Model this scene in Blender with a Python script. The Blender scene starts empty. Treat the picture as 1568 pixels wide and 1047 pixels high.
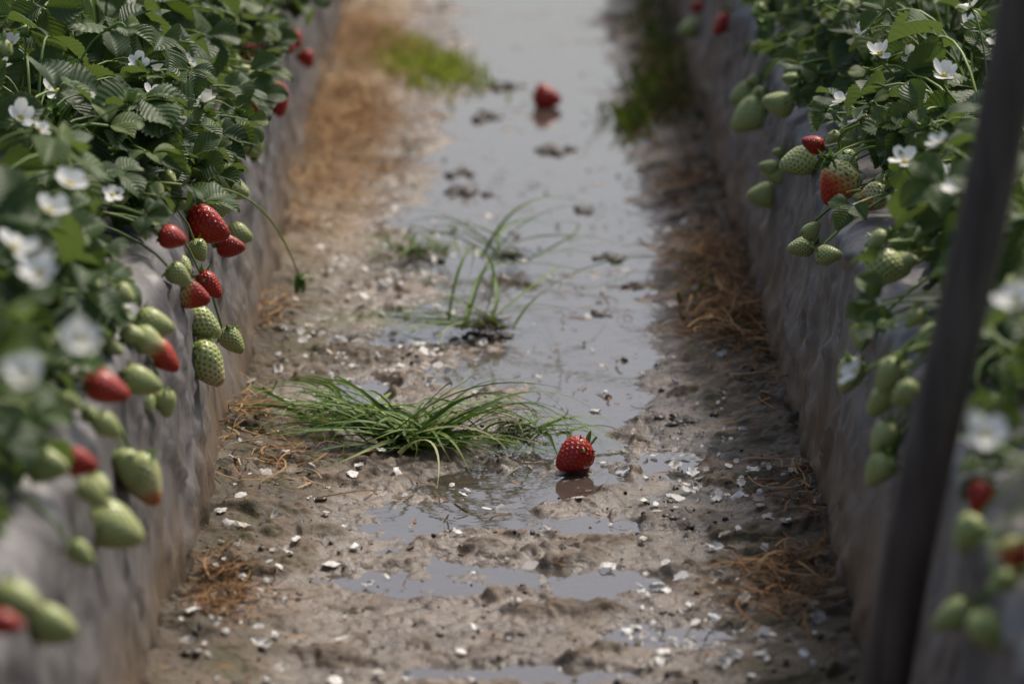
import bpy, math
import numpy as np
rng=np.random.default_rng(7)
sc=bpy.context.scene
# ------------------------------------------------------------------ noise
def _h(ix,iy,seed):
    n=(ix.astype(np.int64)*374761393+iy.astype(np.int64)*668265263+seed*974634777)&0xffffffff
    n=((n^(n>>13))*1274126177)&0xffffffff
    n=n^(n>>16)
    return (n&0xffff)/65535.0
def vn(x,y,seed=0):
    x=np.asarray(x,float);y=np.asarray(y,float)
    ix=np.floor(x);iy=np.floor(y);fx=x-ix;fy=y-iy
    fx=fx*fx*fx*(fx*(fx*6-15)+10);fy=fy*fy*fy*(fy*(fy*6-15)+10)
    a=_h(ix,iy,seed);b=_h(ix+1,iy,seed);c=_h(ix,iy+1,seed);d=_h(ix+1,iy+1,seed)
    return (a*(1-fx)+b*fx)*(1-fy)+(c*(1-fx)+d*fx)*fy*1.0
def fbm(x,y,o=4,seed=0,g=.5):
    s=0;a=1;t=0
    for i in range(o):
        s=s+a*(vn(x,y,seed+i*17)*2-1);t+=a;a*=g
        x,y=x*1.63-y*1.21+13.1,x*1.21+y*1.63+7.7
    return s/t
def sst(a,b,x):
    t=np.clip((x-a)/(b-a),0,1);return t*t*(3-2*t)
# ------------------------------------------------------------------ ground height
CH_D=[3.38,3.55,3.75,4.0,4.33,4.74,5.1,5.5,6.5,8,14]
CH_L=[.04,.02,-.02,-.06,-.11,-.14,-.11,-.07,-.09,-.09,-.09]
CH_R=[.09,.12,.15,.18,.2,.215,.21,.19,.17,.17,.17]
BL=[(-.03,3.045,.14,.05),(.065,3.2,.05,.03),(-.05,3.24,.08,.05),(.125,2.89,.07,.035),(.02,3.34,.08,.07),(.05,3.44,.06,.05),(-.09,4.0,.06,.09),(-.02,3.78,.06,.06),(0,2.79,.09,.02),(.15,3.42,.035,.04),(-.15,3.7,.04,.06)]
def gh(X,D):
    X=np.asarray(X,float);D=np.asarray(D,float)
    l=np.interp(D,CH_D,CH_L);r=np.interp(D,CH_D,CH_R)
    wob=.05*fbm(X*9,D*7,4,5,.6)
    m=sst(-.02,.05,np.minimum(X-l,r-X)+wob)*sst(3.34,3.46,D)
    for cx,cd,rx,rd in BL:
        q=np.sqrt(((X-cx)/rx)**2+((D-cd)/rd)**2)+.7*fbm(X*22,D*22,4,9,.6)
        m=np.maximum(m,sst(1.3,.7,q))
    wx=X+.016*fbm(X*26,D*26,3,60);wd=D+.016*fbm(X*26,D*26,3,61)
    n=.0040*fbm(X*12,D*16,3,1)
    rd=1-np.abs(fbm(wx*24,wd*30,4,2,.6))
    n=n+.0052*(rd-.79)
    n=n+.0034*fbm(wx*62,wd*78,4,3,.64)
    cl=fbm(wx*15,wd*18,4,31,.6)
    n=n+.0085*sst(.12,.55,cl)*(1-.35*m)
    edge=sst(.13,.27,np.abs(X))
    base=.0022-.0068*m+.023*edge*(.6+.6*fbm(X*6,D*5,3,40))
    return base+n*(1-.25*m)
# ------------------------------------------------------------------ mesh builder
def grid_faces(nu,nv):
    i=np.arange(nu-1)[None,:]+np.arange(nv-1)[:,None]*nu
    i=i.ravel()
    return np.stack([i,i+1,i+1+nu,i+nu],1)
class MB:
    def __init__(s): s.v=[];s.f=[];s.m=[];s.t=[];s.n=0
    def add(s,T,M,loc,w,mat):
        v,uv,f=T
        vv=v@np.asarray(M).T+np.asarray(loc)
        s.raw(vv,uv,f,w,mat)
    def raw(s,vv,uv,f,w,mat):
        s.v.append(vv);s.f.append(f+s.n);s.m.append(np.full(len(f),mat,np.int32))
        s.t.append(np.column_stack([uv,np.full(len(vv),w)]));s.n+=len(vv)
    def mesh(s,name,mats,origin=(0,0,0)):
        v=np.concatenate(s.v)-np.array(origin);f=np.concatenate(s.f);m=np.concatenate(s.m);t=np.concatenate(s.t)
        me=bpy.data.meshes.new(name)
        me.vertices.add(len(v));me.vertices.foreach_set('co',v.astype(np.float32).ravel())
        me.loops.add(f.size);me.loops.foreach_set('vertex_index',f.astype(np.int32).ravel())
        me.polygons.add(len(f));me.polygons.foreach_set('loop_start',np.arange(0,f.size,4,dtype=np.int32))
        me.polygons.foreach_set('material_index',m)
        me.polygons.foreach_set('use_smooth',np.ones(len(f),bool))
        me.update(calc_edges=True)
        a=me.attributes.new('tc','FLOAT_VECTOR','POINT');a.data.foreach_set('vector',t.astype(np.float32).ravel())
        for x in mats: me.materials.append(x)
        return me
def obj(name,me,loc=(0,0,0),rot=0):
    o=bpy.data.objects.new(name,me);sc.collection.objects.link(o);o.location=loc;o.rotation_euler=(0,0,rot);return o
def nrm(a): a=np.asarray(a,float);return a/(np.linalg.norm(a)+1e-9)
def basis(z,up=(0,0,1),spin=0):
    z=nrm(z);x=np.cross(up,z)
    if np.linalg.norm(x)<1e-3:x=np.array([1.,0,0])
    x=nrm(x);y=np.cross(z,x);c,s_=math.cos(spin),math.sin(spin)
    return np.stack([x*c+y*s_,-x*s_+y*c,z],1)
def tube(mb,pts,r0,r1,mat,w,sides=5):
    pts=np.asarray(pts,float);n=len(pts);tg=np.gradient(pts,axis=0)
    tg/=np.linalg.norm(tg,axis=1)[:,None]+1e-9
    ref=np.array([.3,.2,.93]);x=np.cross(ref,tg);x/=np.linalg.norm(x,axis=1)[:,None]+1e-6;y=np.cross(tg,x)
    a=np.linspace(0,2*math.pi,sides+1);r=np.linspace(r0,r1,n)[:,None,None]
    v=pts[:,None,:]+r*(x[:,None,:]*np.cos(a)[None,:,None]+y[:,None,:]*np.sin(a)[None,:,None])
    uv=np.stack(np.meshgrid(a/6.283,np.linspace(0,1,n)),-1).reshape(-1,2)
    mb.raw(v.reshape(-1,3),uv,grid_faces(sides+1,n),w,mat)
def bez(a,b,c,d,n=9):
    t=np.linspace(0,1,n)[:,None];a,b,c,d=map(lambda q:np.asarray(q,float),(a,b,c,d))
    return a*(1-t)**3+3*b*t*(1-t)**2+3*c*t*t*(1-t)+d*t**3
def ribbon(mb,pts,w0,mat,w,side=None,taper=True):
    pts=np.asarray(pts,float);n=len(pts);tg=np.gradient(pts,axis=0)
    if side is None: side=np.cross(tg,[rng.normal()*.4,rng.normal()*.4,1.])
    side=side/(np.linalg.norm(side,axis=1)[:,None]+1e-9)
    t=np.linspace(0,1,n);ww=w0*(np.clip(1.6*(1-t),0.06,1) if taper else np.ones(n))*.5
    up=np.cross(side,tg);up/=np.linalg.norm(up,axis=1)[:,None]+1e-9
    v=np.stack([pts-side*ww[:,None],pts-up*ww[:,None]*.35,pts+side*ww[:,None]],1)
    uv=np.stack(np.meshgrid([-1,0,1],t),-1).reshape(-1,2)
    mb.raw(v.reshape(-1,3),uv,grid_faces(3,n),w,mat)
# ------------------------------------------------------------------ templates
def leaflet(rows,cols,seed,fold,droop):
    r=np.random.default_rng(seed)
    V=np.linspace(0,1,rows);U=np.linspace(-1,1,cols)
    v,u=np.meshgrid(V,U,indexing='ij')
    wid=.44*np.sin(np.pi*np.clip(v,0.01,.985)**.95)**.62*(1-.12*np.cos(v*6))
    tooth=((np.arange(rows)%2)*1.0)[:,None]
    edge=np.abs(u)**3
    wid=wid*(1-.13*tooth*edge)
    y=v+.05*(1-tooth)*edge*np.sin(np.pi*v)-.0
    y=y+.10*np.abs(u)*np.sin(np.pi*v)
    ph=(v-np.abs(u)*.28)*8
    tri=np.abs((ph%1)-.5)*2
    x=u*wid
    z=fold*np.abs(x)-droop*v*v+.022*(tri-.5)*np.abs(u)**.5*np.sin(np.pi*np.clip(v,0,1))+.03*np.sin(v*5+u*2+seed)+.05*r.normal()*u*v
    z=z-.25*np.abs(x)**2*2
    P=np.stack([x,y,z],-1).reshape(-1,3)
    return P,np.stack([u,v],-1).reshape(-1,2),grid_faces(cols,rows)
LH=[leaflet(21,9,i,.35+.15*(i%4),.15+.12*(i%4)) for i in range(8)]
LL=[leaflet(11,5,i,.35+.15*(i%4),.15+.12*(i%4)) for i in range(8)]
def fruit_t(nu,nv,sd=0):
    th=np.linspace(0,2*np.pi,nu);s=np.linspace(0.0,1,nv)
    a=s*np.pi
    zz=.5-.5*np.cos(a)
    r=np.sin(a)**.82*(.50-.27*zz)+.002
    r=r*(1+.06*np.sin(np.pi*np.clip(zz*1.3,0,1)))
    S,TH=np.meshgrid(np.arange(nv),th,indexing='ij')
    lump=1+.035*np.sin(3*TH+1+sd)+.04*np.sin(2*TH+sd*2)
    bend=.06*np.sin(sd*3.1+.5)*zz[S]**2
    x=r[S]*np.cos(TH)*lump+bend;y=r[S]*np.sin(TH)*lump*.93;z=zz[S]-.02+.04*(r[S]<.1)*(S<3)*-1
    return np.stack([x,y,z],-1).reshape(-1,3),np.stack([TH/(2*np.pi),zz[S]],-1).reshape(-1,2),grid_faces(nu,nv)
FT=[fruit_t(29,22,k) for k in range(5)]
def strip(n,wf,zf,cols=3,cup=.3):
    v=np.linspace(0,1,n);u=np.linspace(-1,1,cols);V,U=np.meshgrid(v,u,indexing='ij')
    w=wf(V);x=U*w;y=V;z=zf(V)+cup*np.abs(x)
    return np.stack([x,y,z],-1).reshape(-1,3),np.stack([U,V],-1).reshape(-1,2),grid_faces(cols,n)
SEP=[strip(7,lambda v:.20*np.sin(np.pi*np.clip(v*.9+.1,0,1))**.8+.004,lambda v,k=k:k*v*v,3,.5) for k in (-.3,.1,.45)]
PET=[strip(7,lambda v:.46*np.sqrt(np.clip(np.sin(np.pi*np.clip(v*.93+.03,0,1)),0,1))*(.55+.5*v)+.004,lambda v,k=k:k*v*v+.06*v,5,.25) for k in (.0,.25,.5)]
FLK=[]
for k in range(6):
    rr=np.random.default_rng(k+90);P,uv,f=strip(7,lambda v:.46*np.sqrt(np.clip(np.sin(np.pi*np.clip(v*.93+.03,0,1)),0,1))+.01,lambda v:.15*v*v+.1*np.sin(v*6),5,.2)
    P=P+rr.normal(size=P.shape)*np.array([.07,.07,.05]);P[:,1]-=.5;FLK.append((P,uv,f))
def dome(nu=9,nv=5):
    th=np.linspace(0,2*np.pi,nu);a=np.linspace(0.01,1.5,nv);A,TH=np.meshgrid(a,th,indexing='ij')
    return np.stack([np.sin(A)*np.cos(TH),np.sin(A)*np.sin(TH),.8*np.cos(A)],-1).reshape(-1,3),np.stack([TH/6.283,A],-1).reshape(-1,2),grid_faces(nu,nv)[:,::-1]
DM=dome()
# mats index: 0 leaf 1 stem 2 fruit 3 petal 4 yellow
def calyx(mb,loc,ax,size,n=9,spread=1.25):
    B=basis(ax,spin=rng.uniform(0,6))
    for ring in range(2):
        for k in range(n if ring==0 else n-3):
            a=2*math.pi*(k+.5*ring)/(n if ring==0 else n-3)+rng.normal()*.15
            sp=spread+rng.normal()*.28+(.35*ring)
            d=np.array([math.cos(a)*math.sin(sp),math.sin(a)*math.sin(sp),math.cos(sp)])
            up=np.array([-math.cos(a)*math.cos(sp),-math.sin(a)*math.cos(sp),math.sin(sp)])
            x=np.cross(d,up)
            M=np.stack([x,d,up],1)*size*rng.uniform(.75,1.15)
            mb.add(SEP[rng.integers(3)],B@M,loc,.25+rng.random()*.3,1)
def fruit(mb,loc,ax,L,ripe,fat=1.0):
    ax=nrm(ax);B=basis(ax,spin=rng.uniform(0,6))
    loc=np.asarray(loc)-ax*L*.5
    mb.add(FT[rng.integers(5)],B*(L*np.array([fat,fat,1.0]))[None,:],loc,ripe,2)
    calyx(mb,loc+ax*L*.02,ax,max(L*.50,.010),spread=1.1)
    return loc
def flower(mb,loc,nz,R):
    B=basis(nz,spin=rng.uniform(0,6));cup=rng.uniform(.05,.45)
    for k in range(5):
        a=2*math.pi*k/5+rng.normal()*.08;sp=math.pi/2-cup+rng.normal()*.1
        d=np.array([math.cos(a)*math.sin(sp),math.sin(a)*math.sin(sp),math.cos(sp)])
        up=np.array([-math.cos(a)*math.cos(sp),-math.sin(a)*math.cos(sp),math.sin(sp)])
        M=np.stack([np.cross(d,up),d,up],1)*R*rng.uniform(.9,1.1)
        mb.add(PET[rng.integers(3)],B@M,np.asarray(loc)+B[:,2]*.001*k*.4,rng.random(),3)
    mb.add(DM,B*R*.27,np.asarray(loc)+B[:,2]*R*.06,.5,4)
    calyx(mb,np.asarray(loc)-B[:,2]*R*.12,B[:,2],R*.8,6,1.45)
def leaf(mb,base,ctrl,end,head,normal,size,hi):
    pts=bez(base,ctrl,np.asarray(end)*.6+np.asarray(ctrl)*.4+np.array([0,0,.01]),end,8)
    tube(mb,pts,.0016,.0011,1,rng.uniform(.2,1),5 if hi else 4)
    nz=nrm(normal);y=nrm(head-nz*np.dot(head,nz));w=rng.random()
    T=LH if hi else LL
    for k,a in enumerate((0,1.25,-1.25)):
        a+=rng.normal()*.12
        x=np.cross(y,nz);yy=y*math.cos(a)+x*math.sin(a)
        n2=nrm(nz+.25*yy*(-1 if k else 0)+rng.normal(size=3)*.14);yy=nrm(yy-n2*np.dot(yy,n2));xx=np.cross(yy,n2)
        s=size*(1.0 if k==0 else .9)*rng.uniform(.92,1.08)
        M=np.stack([xx*rng.uniform(.85,1.1),yy,n2],1)*s
        mb.add(T[rng.integers(8)],M,np.asarray(end)+yy*.003,np.clip(w+rng.normal()*.08,0,1),0)
# ------------------------------------------------------------------ materials
def mat(name):
    m=bpy.data.materials.new(name);m.use_nodes=True;nt=m.node_tree;nt.nodes.clear()
    return m,nt
class N:
    def __init__(s,nt): s.nt=nt
    def __call__(s,t,ins=None,**kw):
        n=s.nt.nodes.new(t)
        for k,v in kw.items(): setattr(n,k,v)
        for k,v in (ins or {}).items():
            if isinstance(v,bpy.types.NodeSocket): s.nt.links.new(v,n.inputs[k])
            else: n.inputs[k].default_value=v
        return n
    def m(s,op,a,b=0.0,c=0.0,clamp=False):
        n=s.nt.nodes.new('ShaderNodeMath');n.operation=op;n.use_clamp=clamp
        for i,v in enumerate((a,b,c)):
            if isinstance(v,bpy.types.NodeSocket): s.nt.links.new(v,n.inputs[i])
            else: n.inputs[i].default_value=v
        return n.outputs[0]
    def mix(s,f,a,b):
        n=s.nt.nodes.new('ShaderNodeMix');n.data_type='RGBA'
        for i,v in ((0,f),(6,a),(7,b)):
            if isinstance(v,bpy.types.NodeSocket): s.nt.links.new(v,n.inputs[i])
            else: n.inputs[i].default_value=(tuple(v)+(1,) if i and len(v)==3 else v)
        return n.outputs[2]
    def ramp(s,f,stops):
        n=s.nt.nodes.new('ShaderNodeValToRGB');e=n.color_ramp.elements
        while len(e)<len(stops): e.new(.5)
        for i,(p,c) in enumerate(stops): e[i].position=p;e[i].color=tuple(c)+(1,) if len(c)==3 else c
        s.nt.links.new(f,n.inputs[0]);return n.outputs[0]
    def mr(s,f,a,b,c=0.,d=1.):
        n=s('ShaderNodeMapRange',{0:f,1:a,2:b,3:c,4:d});n.interpolation_type='SMOOTHSTEP';return n.outputs[0]
    def noise(s,scale,detail=4,rough=.55,vec=None,dist=0.):
        d={'Scale':scale,'Detail':detail,'Roughness':rough,'Distortion':dist}
        if vec is not None:d['Vector']=vec
        return s('ShaderNodeTexNoise',d).outputs[0]
    def bump(s,h,st,dist):
        return s('ShaderNodeBump',{'Height':h,'Strength':st,'Distance':dist}).outputs[0]
    def out(s,x): s('ShaderNodeOutputMaterial',{0:x})
def tcs(n):
    a=n('ShaderNodeAttribute',attribute_name='tc');x=n('ShaderNodeSeparateXYZ',{0:a.outputs['Vector']})
    return x.outputs[0],x.outputs[1],x.outputs[2]
# leaf
mleaf,nt=mat('strawberry_leaf');n=N(nt);u,v,w=tcs(n);pos=n('ShaderNodeNewGeometry').outputs['Position'];bf=n('ShaderNodeNewGeometry').outputs['Backfacing']
au=n.m('ABSOLUTE',u);ph=n.m('FRACT',n.m('MULTIPLY',n.m('SUBTRACT',v,n.m('MULTIPLY',au,.28)),8.))
vein=n.m('ABSOLUTE',n.m('SUBTRACT',ph,.5));veinl=n.mr(vein,.0,.10,1.,0.);mid=n.mr(au,.0,.06,1.,0.)
vv=n.m('MAXIMUM',veinl,mid)
base=n.ramp(w,[(0,(.024,.054,.016)),(.45,(.040,.082,.022)),(.8,(.070,.125,.028)),(1,(.14,.19,.035))])
nz=n.noise(90,3,vec=pos)
base=n.mix(n.m('MULTIPLY',nz,.45),base,(.018,.036,.011))
base=n.mix(n.m('MULTIPLY',vv,.35),base,(.12,.17,.055))
base=n.mix(n.m('MULTIPLY',n.mr(au,.82,1.0),.35),base,(.11,.13,.03))
base=n.mix(n.m('MULTIPLY',bf,.6),base,(.15,.20,.09))
bp=n.bump(n.m('ADD',n.m('MULTIPLY',vein,1.),n.m('MULTIPLY',nz,.3)),.6,.0015)
p=n('ShaderNodeBsdfPrincipled',{'Base Color':base,'Roughness':.48,'Normal':bp,'Specular IOR Level':.3})
tr=n('ShaderNodeBsdfTranslucent',{0:n.mix(.5,base,(.18,.27,.02)),1:bp})
n.out(n('ShaderNodeMixShader',{0:.30,1:p.outputs[0],2:tr.outputs[0]}).outputs[0])
# stem / sepal
mstem,nt=mat('strawberry_stem');n=N(nt);u,v,w=tcs(n)
c=n.ramp(w,[(0,(.05,.10,.015)),(.5,(.11,.19,.030)),(1,(.27,.36,.09))])
p=n('ShaderNodeBsdfPrincipled',{'Base Color':c,'Roughness':.5});tr=n('ShaderNodeBsdfTranslucent',{0:c})
n.out(n('ShaderNodeMixShader',{0:.2,1:p.outputs[0],2:tr.outputs[0]}).outputs[0])
# fruit
def fruit_mat(name):
    m,nt=mat(name);n=N(nt);u,v,w=tcs(n);pos=n('ShaderNodeNewGeometry').outputs['Position']
    rowf=n.m('MULTIPLY',v,11.);row=n.m('FLOOR',rowf);off=n.m('MULTIPLY',n.m('MODULO',row,2.),.5)
    uu=n.m('SUBTRACT',n.m('FRACT',n.m('ADD',n.m('MULTIPLY',u,15.),off)),.5);v2=n.m('SUBTRACT',n.m('FRACT',rowf),.5)
    d=n.m('SQRT',n.m('ADD',n.m('MULTIPLY',n.m('MULTIPLY',uu,uu),1.6),n.m('MULTIPLY',v2,v2)))
    seed=n.mr(d,.15,.23,1.,0.);pit=n.mr(d,.12,.45,0.,1.)
    nz=n.noise(55,2,vec=pos)
    loc=n.m('ADD',n.m('SUBTRACT',n.m('MULTIPLY',w,2.05),n.m('SUBTRACT',1.,v)),n.m('MULTIPLY',n.m('SUBTRACT',nz,.5),.8))
    loc=n.m('MULTIPLY',loc,1.,clamp=True)
    c=n.ramp(loc,[(0,(.40,.45,.16)),(.3,(.56,.51,.24)),(.5,(.58,.22,.06)),(.68,(.50,.038,.014)),(1,(.40,.012,.008))])
    c=n.mix(n.m('MULTIPLY',n.m('SUBTRACT',1.,pit),.55),c,n.ramp(loc,[(0,(.21,.28,.07)),(.45,(.32,.27,.08)),(.7,(.2,.012,.006)),(1,(.15,.005,.004))]))
    sc_=n.ramp(loc,[(0,(.10,.12,.02)),(.5,(.25,.13,.03)),(1,(.36,.15,.04))])
    c=n.mix(n.m('MULTIPLY',seed,.85),c,sc_)
    h=n.m('ADD',pit,n.m('MULTIPLY',seed,.35))
    p=n('ShaderNodeBsdfPrincipled',{'Base Color':c,'Roughness':.34,'Normal':n.bump(h,.9,.0013),'Specular IOR Level':.4})
    n.out(p.outputs[0]);return m
mfruit=fruit_mat('strawberry_fruit_skin')
mpet,nt=mat('flower_petal');n=N(nt)
p=n('ShaderNodeBsdfPrincipled',{'Base Color':(.84,.84,.80,1),'Roughness':.6});tr=n('ShaderNodeBsdfTranslucent',{0:(.8,.8,.74,1)})
n.out(n('ShaderNodeMixShader',{0:.3,1:p.outputs[0],2:tr.outputs[0]}).outputs[0])
myel,nt=mat('flower_centre');n=N(nt)
c=n.ramp(n.noise(900,2),[(.35,(.25,.25,.03)),(.65,(.65,.48,.05))])
n.out(n('ShaderNodeBsdfPrincipled',{'Base Color':c,'Roughness':.7}).outputs[0])
PM=[mleaf,mstem,mfruit,mpet,myel]
# grass / straw
def ramp_mat(name,stops,rough=.6,transl=.25,spec=.4):
    m,nt=mat(name);n=N(nt);u,v,w=tcs(n);c=n.ramp(w,stops)
    c=n.mix(n.m('MULTIPLY',n.noise(200,2),.3),c,tuple(x*.5 for x in stops[0][1]))
    p=n('ShaderNodeBsdfPrincipled',{'Base Color':c,'Roughness':rough,'Specular IOR Level':spec})
    if transl:
        tr=n('ShaderNodeBsdfTranslucent',{0:c});n.out(n('ShaderNodeMixShader',{0:transl,1:p.outputs[0],2:tr.outputs[0]}).outputs[0])
    else:n.out(p.outputs[0])
    return m
mgrass=ramp_mat('grass_blade',[(0,(.05,.11,.012)),(.6,(.12,.21,.028)),(.9,(.26,.36,.08)),(1,(.42,.44,.20))],.5,.25,.2)
mturf=ramp_mat('turf_blade',[(0,(.04,.075,.012)),(.6,(.17,.23,.022)),(1,(.38,.45,.04))],.6,.25,.2)
mstraw=ramp_mat('dry_straw_fibre',[(0,(.12,.062,.028)),(.5,(.35,.195,.085)),(1,(.55,.38,.20))],.8,.15,.2)
mroot=ramp_mat('muddy_root',[(0,(.04,.03,.02)),(1,(.10,.07,.045))],.7,0)
mflake=ramp_mat('fallen_petal_flake',[(0,(.38,.34,.28)),(.4,(.66,.63,.58)),(1,(.85,.84,.80))],.5,.1)
mclod=ramp_mat('mud_clod',[(0,(.022,.016,.011)),(.6,(.065,.048,.034)),(1,(.13,.10,.072))],.45,0,.4)
# ground
mg,nt=mat('wet_mud');n=N(nt);geo=n('ShaderNodeNewGeometry');pos=geo.outputs['Position'];xyz=n('ShaderNodeSeparateXYZ',{0:pos})
X,Y,Z=xyz.outputs
n1=n.noise(9,5,vec=pos);n2=n.noise(48,5,.6,vec=pos);n3=n.noise(230,5,.7,vec=pos);n4=n.noise(22,4,.6,vec=pos)
c=n.ramp(n.m('ADD',n.m('MULTIPLY',n1,.5),n.m('MULTIPLY',n2,.5)),[(.34,(.046,.031,.020)),(.45,(.100,.072,.049)),(.56,(.165,.124,.088)),(.70,(.26,.205,.152))])
c=n.mix(n.mr(n3,.54,.68,0.,.65),c,(.026,.018,.012))
c=n.mix(n.mr(n3,.44,.30,0.,.4),c,(.36,.29,.22))
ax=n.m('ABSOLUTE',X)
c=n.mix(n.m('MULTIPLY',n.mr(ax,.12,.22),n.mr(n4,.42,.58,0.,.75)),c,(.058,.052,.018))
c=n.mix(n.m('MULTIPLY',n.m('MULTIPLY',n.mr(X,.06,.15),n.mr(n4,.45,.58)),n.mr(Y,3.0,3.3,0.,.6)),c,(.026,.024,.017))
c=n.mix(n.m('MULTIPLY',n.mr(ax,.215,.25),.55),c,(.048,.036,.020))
c=n.mix(n.m('MULTIPLY',n.mr(X,-.13,-.2),n.mr(Y,4.1,4.6,0.,.5)),c,(.33,.22,.12))
c=n.mix(n.mr(Z,-.004,.003,.55,0.),c,(.050,.038,.027))
wet=n.mr(n.m('ADD',Z,n.m('MULTIPLY',n.m('SUBTRACT',n4,.5),.016)),.001,.011,1.,0.)
r=n.m('SUBTRACT',n.mr(n2,.3,.65,.46,.72),n.m('MULTIPLY',wet,.29))
bp=n.bump(n.m('ADD',n2,n.m('MULTIPLY',n3,.45)),.9,.004)
n.out(n('ShaderNodeBsdfPrincipled',{'Base Color':c,'Roughness':r,'Normal':bp,'Specular IOR Level':n.m('ADD',.25,n.m('MULTIPLY',wet,.4))}).outputs[0])
# water
mw,nt=mat('muddy_water');n=N(nt);pos=n('ShaderNodeNewGeometry').outputs['Position']
bp=n.bump(n.noise(22,3,vec=pos),.16,.004)
t=n('ShaderNodeBsdfTransparent',{0:(.82,.75,.66,1)})
gl=n('ShaderNodeBsdfGlossy',{'Color':(1,1,1,1),'Roughness':.045,'Normal':bp})
fr=n('ShaderNodeFresnel',{'IOR':1.8,'Normal':bp})
body=n('ShaderNodeMixShader',{0:.65,1:n('ShaderNodeBsdfDiffuse',{0:(.19,.155,.13,1)}).outputs[0],2:t.outputs[0]})
n.out(n('ShaderNodeMixShader',{0:fr.outputs[0],1:body.outputs[0],2:gl.outputs[0]}).outputs[0])
# plastic mulch
mp,nt=mat('mulch_film');n=N(nt);pos=n('ShaderNodeNewGeometry').outputs['Position'];Z=n('ShaderNodeSeparateXYZ',{0:pos}).outputs[2]
mpv=n('ShaderNodeMapping',{0:pos,3:(1,1,.5)}).outputs[0]
n1=n.noise(14,5,.6,vec=mpv);n2=n.noise(70,5,.7,vec=pos);n3=n.noise(5,3,vec=pos)
c=n.ramp(n1,[(.3,(.078,.073,.073)),(.5,(.125,.118,.118)),(.7,(.19,.182,.18))])
c=n.mix(n.m('MULTIPLY',n.mr(n2,.5,.7),.4),c,(.21,.19,.165))
dirt=n.m('MULTIPLY',n.mr(n.m('ADD',Z,n.m('MULTIPLY',n.m('SUBTRACT',n1,.5),.25)),.015,.13,1.,0.),.8)
c=n.mix(dirt,c,(.16,.112,.070))
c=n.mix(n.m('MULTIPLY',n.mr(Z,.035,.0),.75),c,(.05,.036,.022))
bp=n.bump(n.m('ADD',n.noise(40,4,.6,vec=mpv,dist=.6),n.m('MULTIPLY',n2,.25)),.45,.005)
n.out(n('ShaderNodeBsdfPrincipled',{'Base Color':c,'Roughness':n.m('ADD',.34,n.m('MULTIPLY',n2,.3)),'Normal':bp,'Specular IOR Level':.5}).outputs[0])
mk,nt=mat('weathered_wood');n=N(nt);pos=n('ShaderNodeNewGeometry').outputs['Position'];mv=n('ShaderNodeMapping',{0:pos,3:(1,1,.08)}).outputs[0]
k=n.noise(160,4,vec=mv);c=n.ramp(k,[(.35,(.055,.041,.034)),(.65,(.115,.088,.073))])
n.out(n('ShaderNodeBsdfPrincipled',{'Base Color':c,'Roughness':.75,'Normal':n.bump(k,.5,.002)}).outputs[0])
# ------------------------------------------------------------------ ground mesh
xs=np.concatenate([[-60,-25,-10,-5,-2.5,-1.2,-.6,-.36],np.linspace(-.31,.31,340),[.36,.6,1.2,2.5,5,10,25,60]])
ys=[2.5]
while ys[-1]<9: ys.append(ys[-1]+.0022*(ys[-1]/3)**1.6)
ys=np.array([-30,-8,-2,0,1,1.6,2.1,2.3]+ys+[9.2,9.6,10.2,11,12.5,15,20,30,60,120])
XX,YY=np.meshgrid(xs,ys)
inner=(np.abs(XX)<.33)
H=np.where(inner,gh(XX,YY),.01)
far=(YY>9.1);H=np.where(far,-.002+.02*(np.abs(XX)>.17),H)
g=MB();g.raw(np.stack([XX,YY,H],-1).reshape(-1,3),np.stack([XX,YY],-1).reshape(-1,2),grid_faces(len(xs),len(ys)),0,0)
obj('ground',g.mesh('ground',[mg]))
g=MB();wx=np.linspace(-.30,.30,5);wy=np.linspace(2.5,24,20);A,B=np.meshgrid(wx,wy)
g.raw(np.stack([A,B,A*0],-1).reshape(-1,3),np.stack([A,B],-1).reshape(-1,2),grid_faces(5,20),0,0)
obj('puddle_water',g.mesh('puddle_water',[mw]))
# ------------------------------------------------------------------ beds
def prof(n1=34,n2=10,n3=26):
    pts=[]
    for t in np.linspace(0,1,n1): pts.append((.262+.03*t,-.03+.255*t))
    for a in np.linspace(0,math.pi/2,n2)[1:]: pts.append((.292+.03*(1-math.cos(a)),.225+.027*math.sin(a)))
    for t in np.linspace(0,1,n3)[1:]: pts.append((.322+(.60)*t,.252+.02*math.sin(math.pi*t)))
    for a in np.linspace(0,math.pi/2,5)[1:]: pts.append((.922+.03*math.sin(a),.225+.027*math.cos(a)))
    pts.append((.99,-.03));return np.array(pts)
def bed(name,side,x0,d0,d1,step):
    p=prof();d=np.arange(d0,d1,step);Dm,I=np.meshgrid(d,np.arange(len(p)),indexing='ij')
    s=np.concatenate([[0],np.cumsum(np.linalg.norm(np.diff(p,axis=0),axis=1))])[I]
    px=p[I,0];pz=p[I,1]
    tg=np.gradient(p,axis=0);tg/=np.linalg.norm(tg,axis=1)[:,None];nx=-tg[I,1];nz=tg[I,0]
    sd=50 if side>0 else 80
    wd=Dm+.05*fbm(Dm*5,s*6,2,sd+11)
    q=.012*fbm(Dm*3.5,s*4,3,sd)+.0050*sst(.80,1.,1-np.abs(fbm(wd*7+s*12,s*7-wd*4,3,sd+3)))+.0036*sst(.8,1.,1-np.abs(fbm(wd*14-s*20,s*10+wd*7,3,sd+5)))+.0010*fbm(Dm*60,s*50,3,sd+8)
    X=side*(x0+px+nx*q);Z=pz+nz*q
    f=grid_faces(len(p),len(d))
    if side>0:f=f[:,::-1]
    g=MB();g.raw(np.stack([X,Dm,Z],-1).reshape(-1,3),np.stack([s,Dm],-1).reshape(-1,2),f,0,0)
    return obj(name,g.mesh(name,[mp]))
bed('mulched_raised_bed',-1,0,1.0,8.5,.006);bed('mulched_raised_bed',1,0,1.0,8.5,.006)
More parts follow.
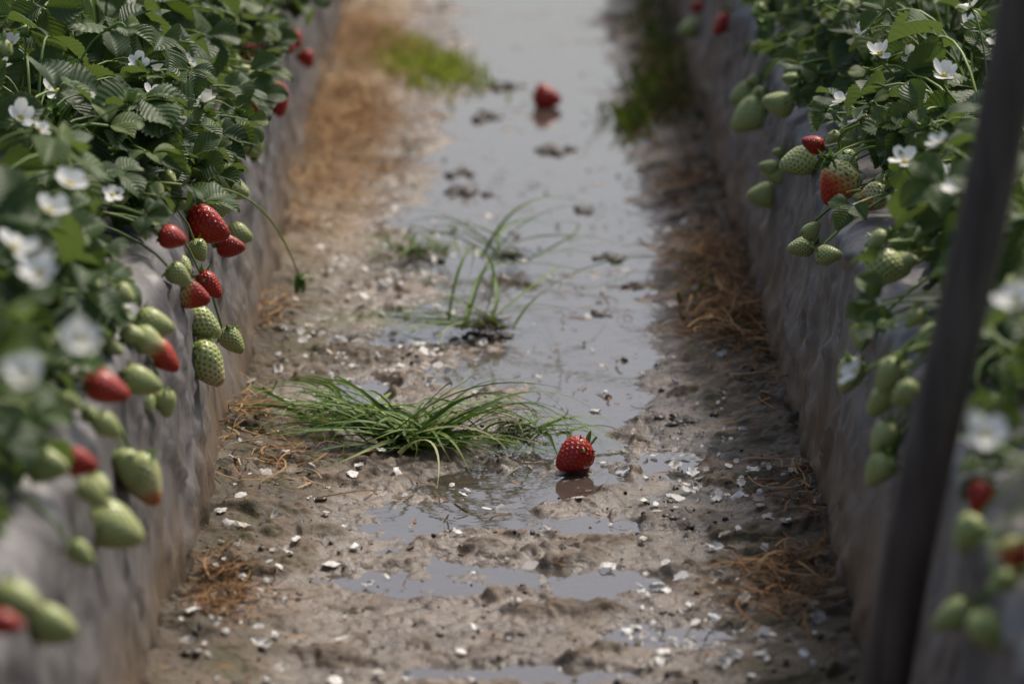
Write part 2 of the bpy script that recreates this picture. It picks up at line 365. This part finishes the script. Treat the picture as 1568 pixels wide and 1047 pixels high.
for s_ in(-1,1):
    bed('mulched_raised_bed',s_,0,8.49,30,.06);bed('mulched_raised_bed',s_,1.25,0.5,30,.06)
# ------------------------------------------------------------------ plants
FR="""34122444 31227224 35916928 31927223 36916027 35221926 37120232 39820131 31224024 32020632
33518229 29124632 32516937 34710429 32313844 28524529 29321532 25927234 27823132 28918722
23827231 24126623 27017642 25625222 25219244 24423724 23522221 20926930 22022131 20427220
39300619 40323531 43618341 40026334 41427227 45821331 49214525 41220324 38327226 47719326
45923528 42318648 39025634 48220435 54311037 43618934 39315434 36124737 35727223 33627242
32927231 34727224 39018923 34619526 33822720 32123923 30027236 29419731 27125228 27422526
26126323 26921126 26818928 27427229 23027222 22426724 21727225 22521128 21124526 25227227""".split()
# tip direction (x,z), ripeness
FA=[(1,-.35,.85),(1,-.3,1),(1,-.1,1),(.2,-1,.0),(1,-.3,.05),(.9,.1,0),(1,-.3,.0),(.4,1,0),(.6,-.5,0),(1,-.35,.55),
(.7,-.8,.95),(1,-.2,.05),(.9,-.5,.0),(.7,-.7,0),(.6,-.8,.22),(1,-.4,.2),(.8,-.7,.6),(1,-.3,.85),(1,-.3,.0),(.2,-1,0),
(1,-.1,.05),(1,-.3,.95),(.5,-.9,.28),(.8,-.6,.1),(1,-.35,.1),(.6,-.6,0),(.6,-.4,0),(.8,-.2,.05),(1,-.2,.05),(1,-.2,.95),
(0,-1,0),(.7,-.6,.95),(.3,-1,1),(.6,-.6,.1),(.6,.4,.9),(.8,-.3,.7),(.4,-.9,.95),(.7,-.7,0),(.5,-.4,.1),(.5,-.9,.95),
(.3,-.8,0),(-.9,-.6,0),(-.8,.2,0),(-.5,-.6,.9),(-.8,-.3,0),(-.8,-.3,0),(-1,-.05,.02),(-1,-.15,.03),(-.8,.3,.95),(-.5,-.8,.5),
(-.8,-.5,.4),(.5,-.6,.05),(-.9,.2,0),(-1,-.1,0),(.5,.5,0),(.9,.1,0),(1,-.1,.03),(-.4,-.8,.1),(-.3,-.5,0),(-.5,-.6,0),
(-.6,-.5,0),(-.5,-.6,0),(-.5,-.7,.05),(-.6,-.4,0),(-.3,-.7,.9),(-.5,-.6,.05),(.3,-.8,.6),(-.6,-.3,0),(.3,-.6,0),(.5,-.4,0)]
XO={1:-.278,3:-.313,17:-.278,20:-.295,29:-.278,48:.286,49:.291,50:.316,51:.312,56:.304,63:.307,64:.292,66:.298,69:.332}
FL=[]
for i,s_ in enumerate(FR):
    d=int(s_[:3])/100;z=int(s_[3:6])/1000;L=int(s_[6:])/1000;side=-1 if i<=40 else 1
    FL.append((XO.get(i,side*(.242+.132*z)),d,z,L))
FC=np.array([f[:3] for f in FL])
FW=[tuple(map(int,a.split(','))) for a in "-336,356 -396,333 -325,332 -297,333 -278,345 -349,378 -314,257 -311,267 -323,245 -396,307 -240,209 -259,200 -284,227 -351,411 374,382 433,358 339,348 446,346 373,350 312,298 331,276 376,329 271,211 254,273 296,219".split()]
FZ=[.34,.36,.35,.33,.33,.34,.4,.4,.4,.38,.42,.42,.42,.33,.36,.38,.37,.38,.36,.36,.38,.38,.36,.25,.42]
def crowds(e,rad):
    # fruit trusses hang clear of the leaves on the open side
    dv=np.array([.0,-.98,.2])
    q=e-FC;t=np.clip(q@dv,.01,.30)
    return (np.linalg.norm(q-t[:,None]*dv,axis=1)<rad).any()
class Plant:
    def __init__(s,side,x,d,hi):
        s.mb=MB();s.side=side;s.o=np.array([side*x,d,.262]);s.hi=hi
plants=[]
SP=.25
for side in (-1,1):
    for d in np.arange(1.35,8.2,SP):
        plants.append(Plant(side,.44+rng.normal()*.015,d+rng.normal()*.03,2.75<d<4.5))
def truss(p,end,ax,r=.0012):
    o=p.o+np.array([rng.normal()*.02,rng.normal()*.02,0]);end=np.asarray(end,float);ax=nrm(ax)
    L=np.linalg.norm(end-o)
    c1=o+np.array([0,(end[1]-o[1])*.3,.03+L*.15]);c2=end-ax*L*.25+np.array([0,0,.015])
    c2[0]=math.copysign(max(abs(c2[0]),.285 if end[2]<.27 else 0),c2[0]);c2[2]=max(c2[2],.275)
    tube(p.mb,bez(o,c1,c2,end,12),r*1.3,r,1,rng.uniform(.3,1),6 if p.hi else 4)
def grow(p,nl):
    sd=p.side
    def one(off,h,size,out):
        end=p.o+off+np.array([0,0,max(h,.018)])
        tip=end+nrm(out)*size*.5
        if crowds(tip,.013+size*.33) : return
        nrmv=np.array([out[0]*.5,out[1]*.5-.25,1])+rng.normal(size=3)*.38
        head=out+rng.normal(size=3)*.35
        leaf(p.mb,p.o+out*.01,p.o+off*.35+np.array([0,0,h*.9+.01]),end,head,nrmv,size,p.hi)
    for k in range(nl):
        a=rng.uniform(0,2*math.pi);r=math.sqrt(rng.random())*.20+.01
        out=np.array([math.cos(a),math.sin(a),0])
        toward=-sd*out[0]
        h=.03+.125*(1-(r/.23)**2)*rng.uniform(.35,1.1)+rng.normal()*.012
        size=rng.uniform(.024,.048)
        off=out*r
        lim=.112 if sd<0 else .09
        if toward>0 and r*toward>lim:
            off[0]*=lim/(r*toward)*rng.uniform(.8,1.1);size*=.85
        one(off,h,size,out)
    for k in range(32 if sd<0 else 16):
        dx=-sd*(rng.uniform(.09,.165) if sd<0 else rng.uniform(.06,.145))
        off=np.array([dx,rng.uniform(-.13,.13),0]);out=nrm([-sd*.8,rng.normal()*.6,0])
        one(off,rng.uniform(.0,.055)-.25*max(abs(dx)-.135,0),rng.uniform(.018,.034),out)
    for k in range(int(nl*1.0)):
        a=rng.uniform(0,2*math.pi);r=math.sqrt(rng.random())*.20
        dx=math.cos(a)*r;hh=rng.uniform(.05,.17)*(1-.5*(r/.2)**2)
        if -sd*dx>.13: dx=-sd*rng.uniform(.12,.165);hh=rng.uniform(-.01,.05)
        e=p.o+np.array([dx,math.sin(a)*r,hh])
        if crowds(e,.018): continue
        ax=nrm([math.cos(a)*.7,math.sin(a)*.7-.2,rng.uniform(-.4,1)])
        truss(p,e,ax,.0009)
        t=rng.random()
        if t<.40: calyx(p.mb,e,ax,rng.uniform(.008,.014),7,rng.uniform(.5,1.3));p.mb.add(DM,basis(ax)*.004,e,.3,1)
        elif t<.64 and hh>.05: flower(p.mb,e,nrm(ax+np.array([0,-.2,.8])),rng.uniform(.009,.0125))
        elif t<.79: fruit(p.mb,e,nrm([ax[0],ax[1],-.5]),rng.uniform(.012,.022),0,.9)
        else:
            nv=nrm([ax[0]*.3,-.4,1]);leaf(p.mb,e-ax*.02,e-ax*.01,e,ax+rng.normal(size=3)*.3,nv+rng.normal(size=3)*.3,rng.uniform(.016,.028),p.hi)
for p in plants: grow(p,42)
def near(side,d): return min((p for p in plants if p.side==side),key=lambda p:abs(p.o[1]-d))
for i,((X,d,z,L),(ax_,az_,rp)) in enumerate(zip(FL,FA)):
    side=-1 if i<=40 else 1
    p=near(side,d);ax=nrm([ax_,-.25+rng.normal()*.15,az_]);loc=np.array([X,d,z])
    if i==30:
        X=-.22;b=loc=np.array([X,3.93,.07]);calyx(p.mb,loc,nrm([.2,0,-1]),.017,8,.8);p.mb.add(DM,basis(nrm([.2,0,-1]))*.006,loc,.4,1)
        q=near(-1,3.3);tube(q.mb,bez((-.33,3.35,.27),(-.25,3.42,.27),(-.235,3.7,.20),loc,14),.0013,.001,1,.8,6);continue
    b=fruit(p.mb,loc,ax,L,rp,rng.uniform(.88,1.04));truss(p,b,ax)
    # smaller sister fruits of the same truss, tucked in behind
    if rng.random()<.6:
        s2=.5+.3*rng.random();l2=loc+np.array([-.0*side+side*.012,rng.normal()*.03+.02,rng.normal()*.012+.012])
        a2=nrm(ax+rng.normal(size=3)*.4);b2=fruit(p.mb,l2,a2,L*s2,0 if rng.random()<.7 else rng.uniform(.3,1),.95);truss(p,b2,a2,.001)
for (x,d),z in zip(FW,FZ):
    x/=1000;d/=100;side=-1 if x<0 else 1;p=near(side,d);loc=np.array([x,d,z])
    nz=nrm([rng.normal()*.3-.2*side,-.55+rng.normal()*.25,1]);flower(p.mb,loc,nz,.0135);truss(p,loc-nz*.003,nz)
for p in plants:
    me=p.mb.mesh('strawberry_plant',PM,p.o);obj('strawberry_plant',me,p.o);p.me=me
pool=[p.me for p in plants if not p.hi]
for side in(-1,1):
    for xx in(.70,1.7,1.98):
        for d in np.arange(1.4,8.2 if xx<1 else 6,.27):
            obj('strawberry_plant',pool[rng.integers(len(pool))],(side*xx,d,.262),rng.uniform(0,6))
# ------------------------------------------------------------------ ground things
def gz(x,y): return max(float(gh(x,y)),0.0)
def fallen(loc,ax,L,ripe):
    mb=MB();b=fruit(mb,loc,ax,L,ripe,1.0)
    tube(mb,bez(b,b-nrm(ax)*.004,b-nrm(ax)*.008+np.array([0,.001,.002]),b-nrm(ax)*.011+np.array([0,0,.003]),6),.0014,.0012,1,.6)
    obj('fallen_strawberry',mb.mesh('fallen_strawberry',PM,loc),loc)
fallen(np.array([.058,3.385,.0150]),(-.65,-.5,-.35),.039,1.0)
fallen(np.array([.056,5.42,.013]),(.9,-.4,-.1),.042,1.0)
# uprooted grass
def grass_clump(name,root,n,sector,lenr,hr,width,seed,wild=.25):
    r=np.random.default_rng(seed);mb=MB();root=np.array(root)
    for k in range(n):
        a=sector(r);L=r.uniform(*lenr)*(.6+.4*abs(math.cos(a)));h=r.uniform(*hr)*min(L,.14)
        d=np.array([math.cos(a),math.sin(a),0]);per=np.array([-d[1],d[0],0])
        b=root+np.array([r.normal()*.018,r.normal()*.012,.005])
        e=b+d*L+per*r.normal()*wild*L;e[2]=max(0.002,gz(e[0],e[1]))+r.uniform(0,.5)*h+.002
        p=bez(b,b+d*L*.3+per*r.normal()*wild*.4*L+np.array([0,0,h*1.0]),b+d*L*.7+per*r.normal()*wild*.8*L+np.array([0,0,h*r.uniform(.8,1.7)]),e,12)
        for q in p[1:]: q[2]=max(q[2],gz(q[0],q[1])+.001)
        ribbon(mb,p,width*r.uniform(.5,1.3),0,np.clip(r.normal(.5,.27),0,1))
    for k in range(70):
        d=r.normal(size=3);d[2]=-abs(d[2])*.2;d=nrm(d);L=r.uniform(.01,.03)
        b=root+r.normal(size=3)*.004+np.array([0,-.004,.008]);tube(mb,bez(b,b+d*L*.3,b+d*L*.6+r.normal(size=3)*.004,b+d*L+r.normal(size=3)*.004,5),.0007,.0003,1,r.random(),3)
    obj(name,mb.mesh(name,[mgrass,mroot],root),root)
def fan(r):
    t=r.random()
    if t<.5: return math.pi-.35+r.normal()*.5
    if t<.9: return .25+r.normal()*.45
    return r.uniform(0,6.28)
grass_clump('uprooted_grass',(-.09,3.455,.006),160,fan,(.05,.18),(.04,.42),.0042,1,.45)
grass_clump('uprooted_grass',(-.15,3.56,.006),50,lambda r:r.normal(2.6,.9),(.04,.12),(.05,.35),.0036,31,.5)
grass_clump('uprooted_grass',(.0,3.48,.006),34,lambda r:r.normal(.2,.6),(.04,.09),(.05,.35),.0036,32,.5)
grass_clump('uprooted_grass',(-.02,3.94,.008),13,lambda r:r.uniform(.2,3.1),(.12,.30),(.1,.6),.0034,2,.5)
grass_clump('uprooted_grass',(-.03,3.96,.006),26,lambda r:math.pi+r.normal()*.3,(.06,.24),(.03,.12),.0034,3,.3)
grass_clump('uprooted_grass',(-.11,4.32,.008),30,lambda r:r.uniform(0,6.28),(.03,.10),(.1,.4),.0036,4,.4)
grass_clump('uprooted_grass',(.0,4.30,.006),14,lambda r:r.uniform(-.6,3.6),(.10,.24),(.1,.55),.0034,5,.5)
def turf(name,blobs,lr,seed,cw):
    r=np.random.default_rng(seed);mb=MB()
    for bx,by,sx,sy,n in blobs:
      for k in range(n):
        x=r.normal(bx,sx);y=r.normal(by,sy);x=float(np.clip(x,-.262,.262));b=np.array([x,y,gz(x,y)-.002]);a=r.uniform(0,6.28);L=r.uniform(*lr)
        d=np.array([math.cos(a)*.6,math.sin(a)*.6,1])*L;e=b+d*np.array([1,1,r.uniform(.2,.9)])
        ribbon(mb,bez(b,b+d*.4,b+d*.8,e,6),.0045,0,np.clip(r.normal(cw,.2),0,1))
    obj(name,mb.mesh(name,[mturf]))
turf('grass_tuft',[(-.17,5.85,.024,.09,420),(-.12,5.75,.028,.08,340),(-.08,5.65,.025,.08,140)],(.012,.032),5,.92)
turf('grass_tuft',[(.215,5.45,.022,.14,240),(.17,5.3,.018,.07,110),(.235,5.9,.02,.25,180)],(.02,.05),6,.25)
turf('grass_tuft',[(.22,4.05,.02,.08,30)],(.01,.03),9,.2)
def straw(name,n,xf,yf,lr,seed,mats=mstraw,hm=.03,tone=.5):
    r=np.random.default_rng(seed);mb=MB()
    for k in range(n):
        x=xf(r);y=yf(r);a=r.uniform(0,6.28);L=r.uniform(*lr);b=np.array([x,y,gz(x,y)+r.uniform(0,hm)])
        d=np.array([math.cos(a),math.sin(a)*.9,r.normal()*.18])*L;e=b+d;e[0]=np.clip(e[0],-.262,.262);e[2]=max(e[2],gz(e[0],e[1])+.001)
        j=r.normal(size=3)*L*.15
        ribbon(mb,bez(b,b+d*.3+j,b+d*.7+j,e,6),r.uniform(.0008,.0023),0,np.clip(r.normal(tone,.28),0,1),taper=False)
    obj(name,mb.mesh(name,[mats]))
def clumpy(y0,y1,nb,sg,seed):
    c=np.random.default_rng(seed).uniform(y0,y1,nb)
    return lambda r:r.choice(c)+r.normal()*sg
straw('dry_straw_pile',1800,lambda r:-.255+abs(r.normal())*.045,clumpy(4.5,6.1,9,.11,1),(.02,.09),11,tone=.62)
straw('dry_straw_pile',680,lambda r:.255-abs(r.normal())*.03,clumpy(3.8,4.4,6,.06,2),(.02,.07),12,tone=.42)
straw('dry_straw_pile',320,lambda r:.25-abs(r.normal())*.03,clumpy(4.5,6.5,7,.1,3),(.02,.07),13,tone=.3)
straw('dry_straw_pile',300,lambda r:-.25+abs(r.normal())*.022,clumpy(2.85,3.0,3,.03,4),(.01,.035),14,hm=.012,tone=.22)
straw('dry_straw_pile',230,lambda r:.235-abs(r.normal())*.025,clumpy(2.8,3.05,3,.04,5),(.01,.05),15,hm=.012,tone=.28)
straw('dry_straw_pile',70,lambda r:-.205+r.normal()*.025,lambda r:r.normal(3.38,.06),(.02,.07),16,hm=.01,tone=.6)
straw('dry_straw_pile',220,lambda r:-.262+abs(r.normal())*.014,clumpy(3.0,4.5,9,.05,6),(.015,.05),18,hm=.015,tone=.45)
straw('dry_straw_pile',240,lambda r:.262-abs(r.normal())*.014,clumpy(3.0,4.0,8,.05,7),(.015,.05),19,hm=.015,tone=.4)
straw('straw_litter',500,lambda r:r.uniform(-.26,.26),lambda r:r.uniform(2.6,5),(.005,.025),17,hm=.002,tone=.3)
# petals
r=np.random.default_rng(21);mb=MB()
def petal(x,y,R):
    nz=nrm([r.normal()*.35,r.normal()*.35-.4,1]);B=basis(nz,spin=r.uniform(0,6.28))
    M=np.stack([B[:,0]*r.uniform(.6,1.3),B[:,1]*r.uniform(.6,1.1),B[:,2]*r.uniform(-1,1.5)],1)*R
    mb.add(FLK[r.integers(6)],M,(x,y,max(gz(x,y),gz(x,y+.003))+.0022),r.random(),0)
pc=[(r.uniform(-.22,-.08),r.uniform(3.7,4.7)) for _ in range(18)]+[(-.25+abs(r.normal())*.05,r.uniform(2.8,3.6)) for _ in range(8)]+[(.22-abs(r.normal())*.08,r.uniform(2.8,3.6)) for _ in range(9)]
for k in range(680):
    if r.random()<.65:
        cx,cy=pc[r.integers(len(pc))];x=cx+r.normal()*.03;y=cy+r.normal()*.07
    else: x=r.uniform(-.24,.24);y=r.uniform(2.75,4.6)
    if abs(x)<.255: petal(x,y,.0045+.010*r.random()**2)
for x,y in [(.108,3.46),(.145,3.30),(.185,3.29),(.16,3.31),(-.10,3.36),(-.165,3.27),(.062,3.28),(-.135,3.35),(-.24,3.17),(-.225,3.15),(-.25,3.2),(-.235,3.25)]: petal(x,y,.014)
obj('fallen_petals',mb.mesh('fallen_petals',[mflake]))
# clods
def ball():
    th=np.linspace(0,2*np.pi,9);a=np.linspace(0.02,3.12,7);A,T=np.meshgrid(a,th,indexing='ij')
    return np.stack([np.sin(A)*np.cos(T),np.sin(A)*np.sin(T),np.cos(A)],-1).reshape(-1,3),np.stack([T/6.283,A],-1).reshape(-1,2),grid_faces(9,7)[:,::-1]
BA=[]
for k in range(8):
    v,uv,f=ball();nn=1+.35*fbm(v[:,0]*2+k*9+v[:,2]*1.3,v[:,1]*2+v[:,2],2,k);BA.append((v*nn[:,None],uv,f))
mb=MB()
for k in range(2400):
    y=2.6+4*r.random()**1.6;x=r.uniform(-.26,.26);s=.0008+.0028*r.random()**4
    if gh(x,y)<.001 and r.random()<.93: continue
    mb.add(BA[r.integers(8)],basis(r.normal(size=3))*s*r.uniform(.6,1.3,3)[None,:],(x,y,gz(x,y)),r.random(),0)
for x,y,s in [(.093,4.64,.013),(.058,5.06,.02),(-.036,5.33,.018),(-.053,4.76,.02),(.176,3.565,.016),(.15,3.57,.012),(.142,3.217,.012),(.16,3.19,.008),(-.03,3.93,.014),(-.01,3.945,.012),(.12,4.35,.014),(.02,4.2,.01),(-.06,4.9,.015),(.1,4.05,.009),(-.09,4.35,.014),(.14,4.2,.01),(.0,5.6,.02)]:
    for j in range(14):
        q=s*r.uniform(.12,.5);xx=x+r.normal()*s*.6;yy=y+r.normal()*s*.8
        mb.add(BA[r.integers(8)],(basis(r.normal(size=3))*q)*np.array([1.2,1.2,.7])[:,None],(xx,yy,gz(xx,yy)*.6+q*.05),r.random()*.5,0)
obj('mud_clods',mb.mesh('mud_clods',[mclod]))
# wooden stake
pts=[np.array([.205,2.36,-.08])+np.array([.155,-.06,.95])*t*.9 for t in np.linspace(0,1.0,26)]
mb=MB();pts=np.array(pts)+np.column_stack([.002*np.sin(np.arange(26)*.5),np.zeros(26),np.zeros(26)])
tube(mb,pts,.0165,.0150,0,.5,16)
obj('wooden_stake',mb.mesh('wooden_stake',[mk]))
# ------------------------------------------------------------------ light, sky, camera
w=bpy.data.worlds.new('World');sc.world=w;w.use_nodes=True;nt=w.node_tree
EL,AZ=53,35
sk=nt.nodes.new('ShaderNodeTexSky');sk.sky_type='NISHITA';sk.sun_disc=False;sk.sun_elevation=math.radians(EL);sk.sun_rotation=math.radians(AZ);sk.dust_density=5.;sk.air_density=1.
bg=nt.nodes['Background'];bg.inputs[1].default_value=.145;nt.links.new(sk.outputs[0],bg.inputs[0])
L=bpy.data.lights.new('sun','SUN');L.energy=3.2;L.angle=math.radians(13);L.color=(1,.93,.83)
lo=bpy.data.objects.new('sun',L);sc.collection.objects.link(lo)
el=math.radians(EL);az=math.radians(AZ);dv=(math.sin(az)*math.cos(el),math.cos(az)*math.cos(el),math.sin(el))
from mathutils import Vector
lo.rotation_euler=Vector(dv).to_track_quat('Z','Y').to_euler();lo.location=(3,3,4)
cam=bpy.data.cameras.new('camera');co=bpy.data.objects.new('camera',cam);sc.collection.objects.link(co);sc.camera=co
co.location=(0,0,.9);co.rotation_euler=(math.radians(90-12.93),0,0)
cam.lens=135;cam.sensor_width=36;cam.shift_x=.003;cam.clip_start=.05;cam.clip_end=500
cam.dof.use_dof=True;cam.dof.focus_distance=3.45;cam.dof.aperture_fstop=5.6
sc.view_settings.view_transform='Standard';sc.view_settings.look='None';sc.view_settings.exposure=0
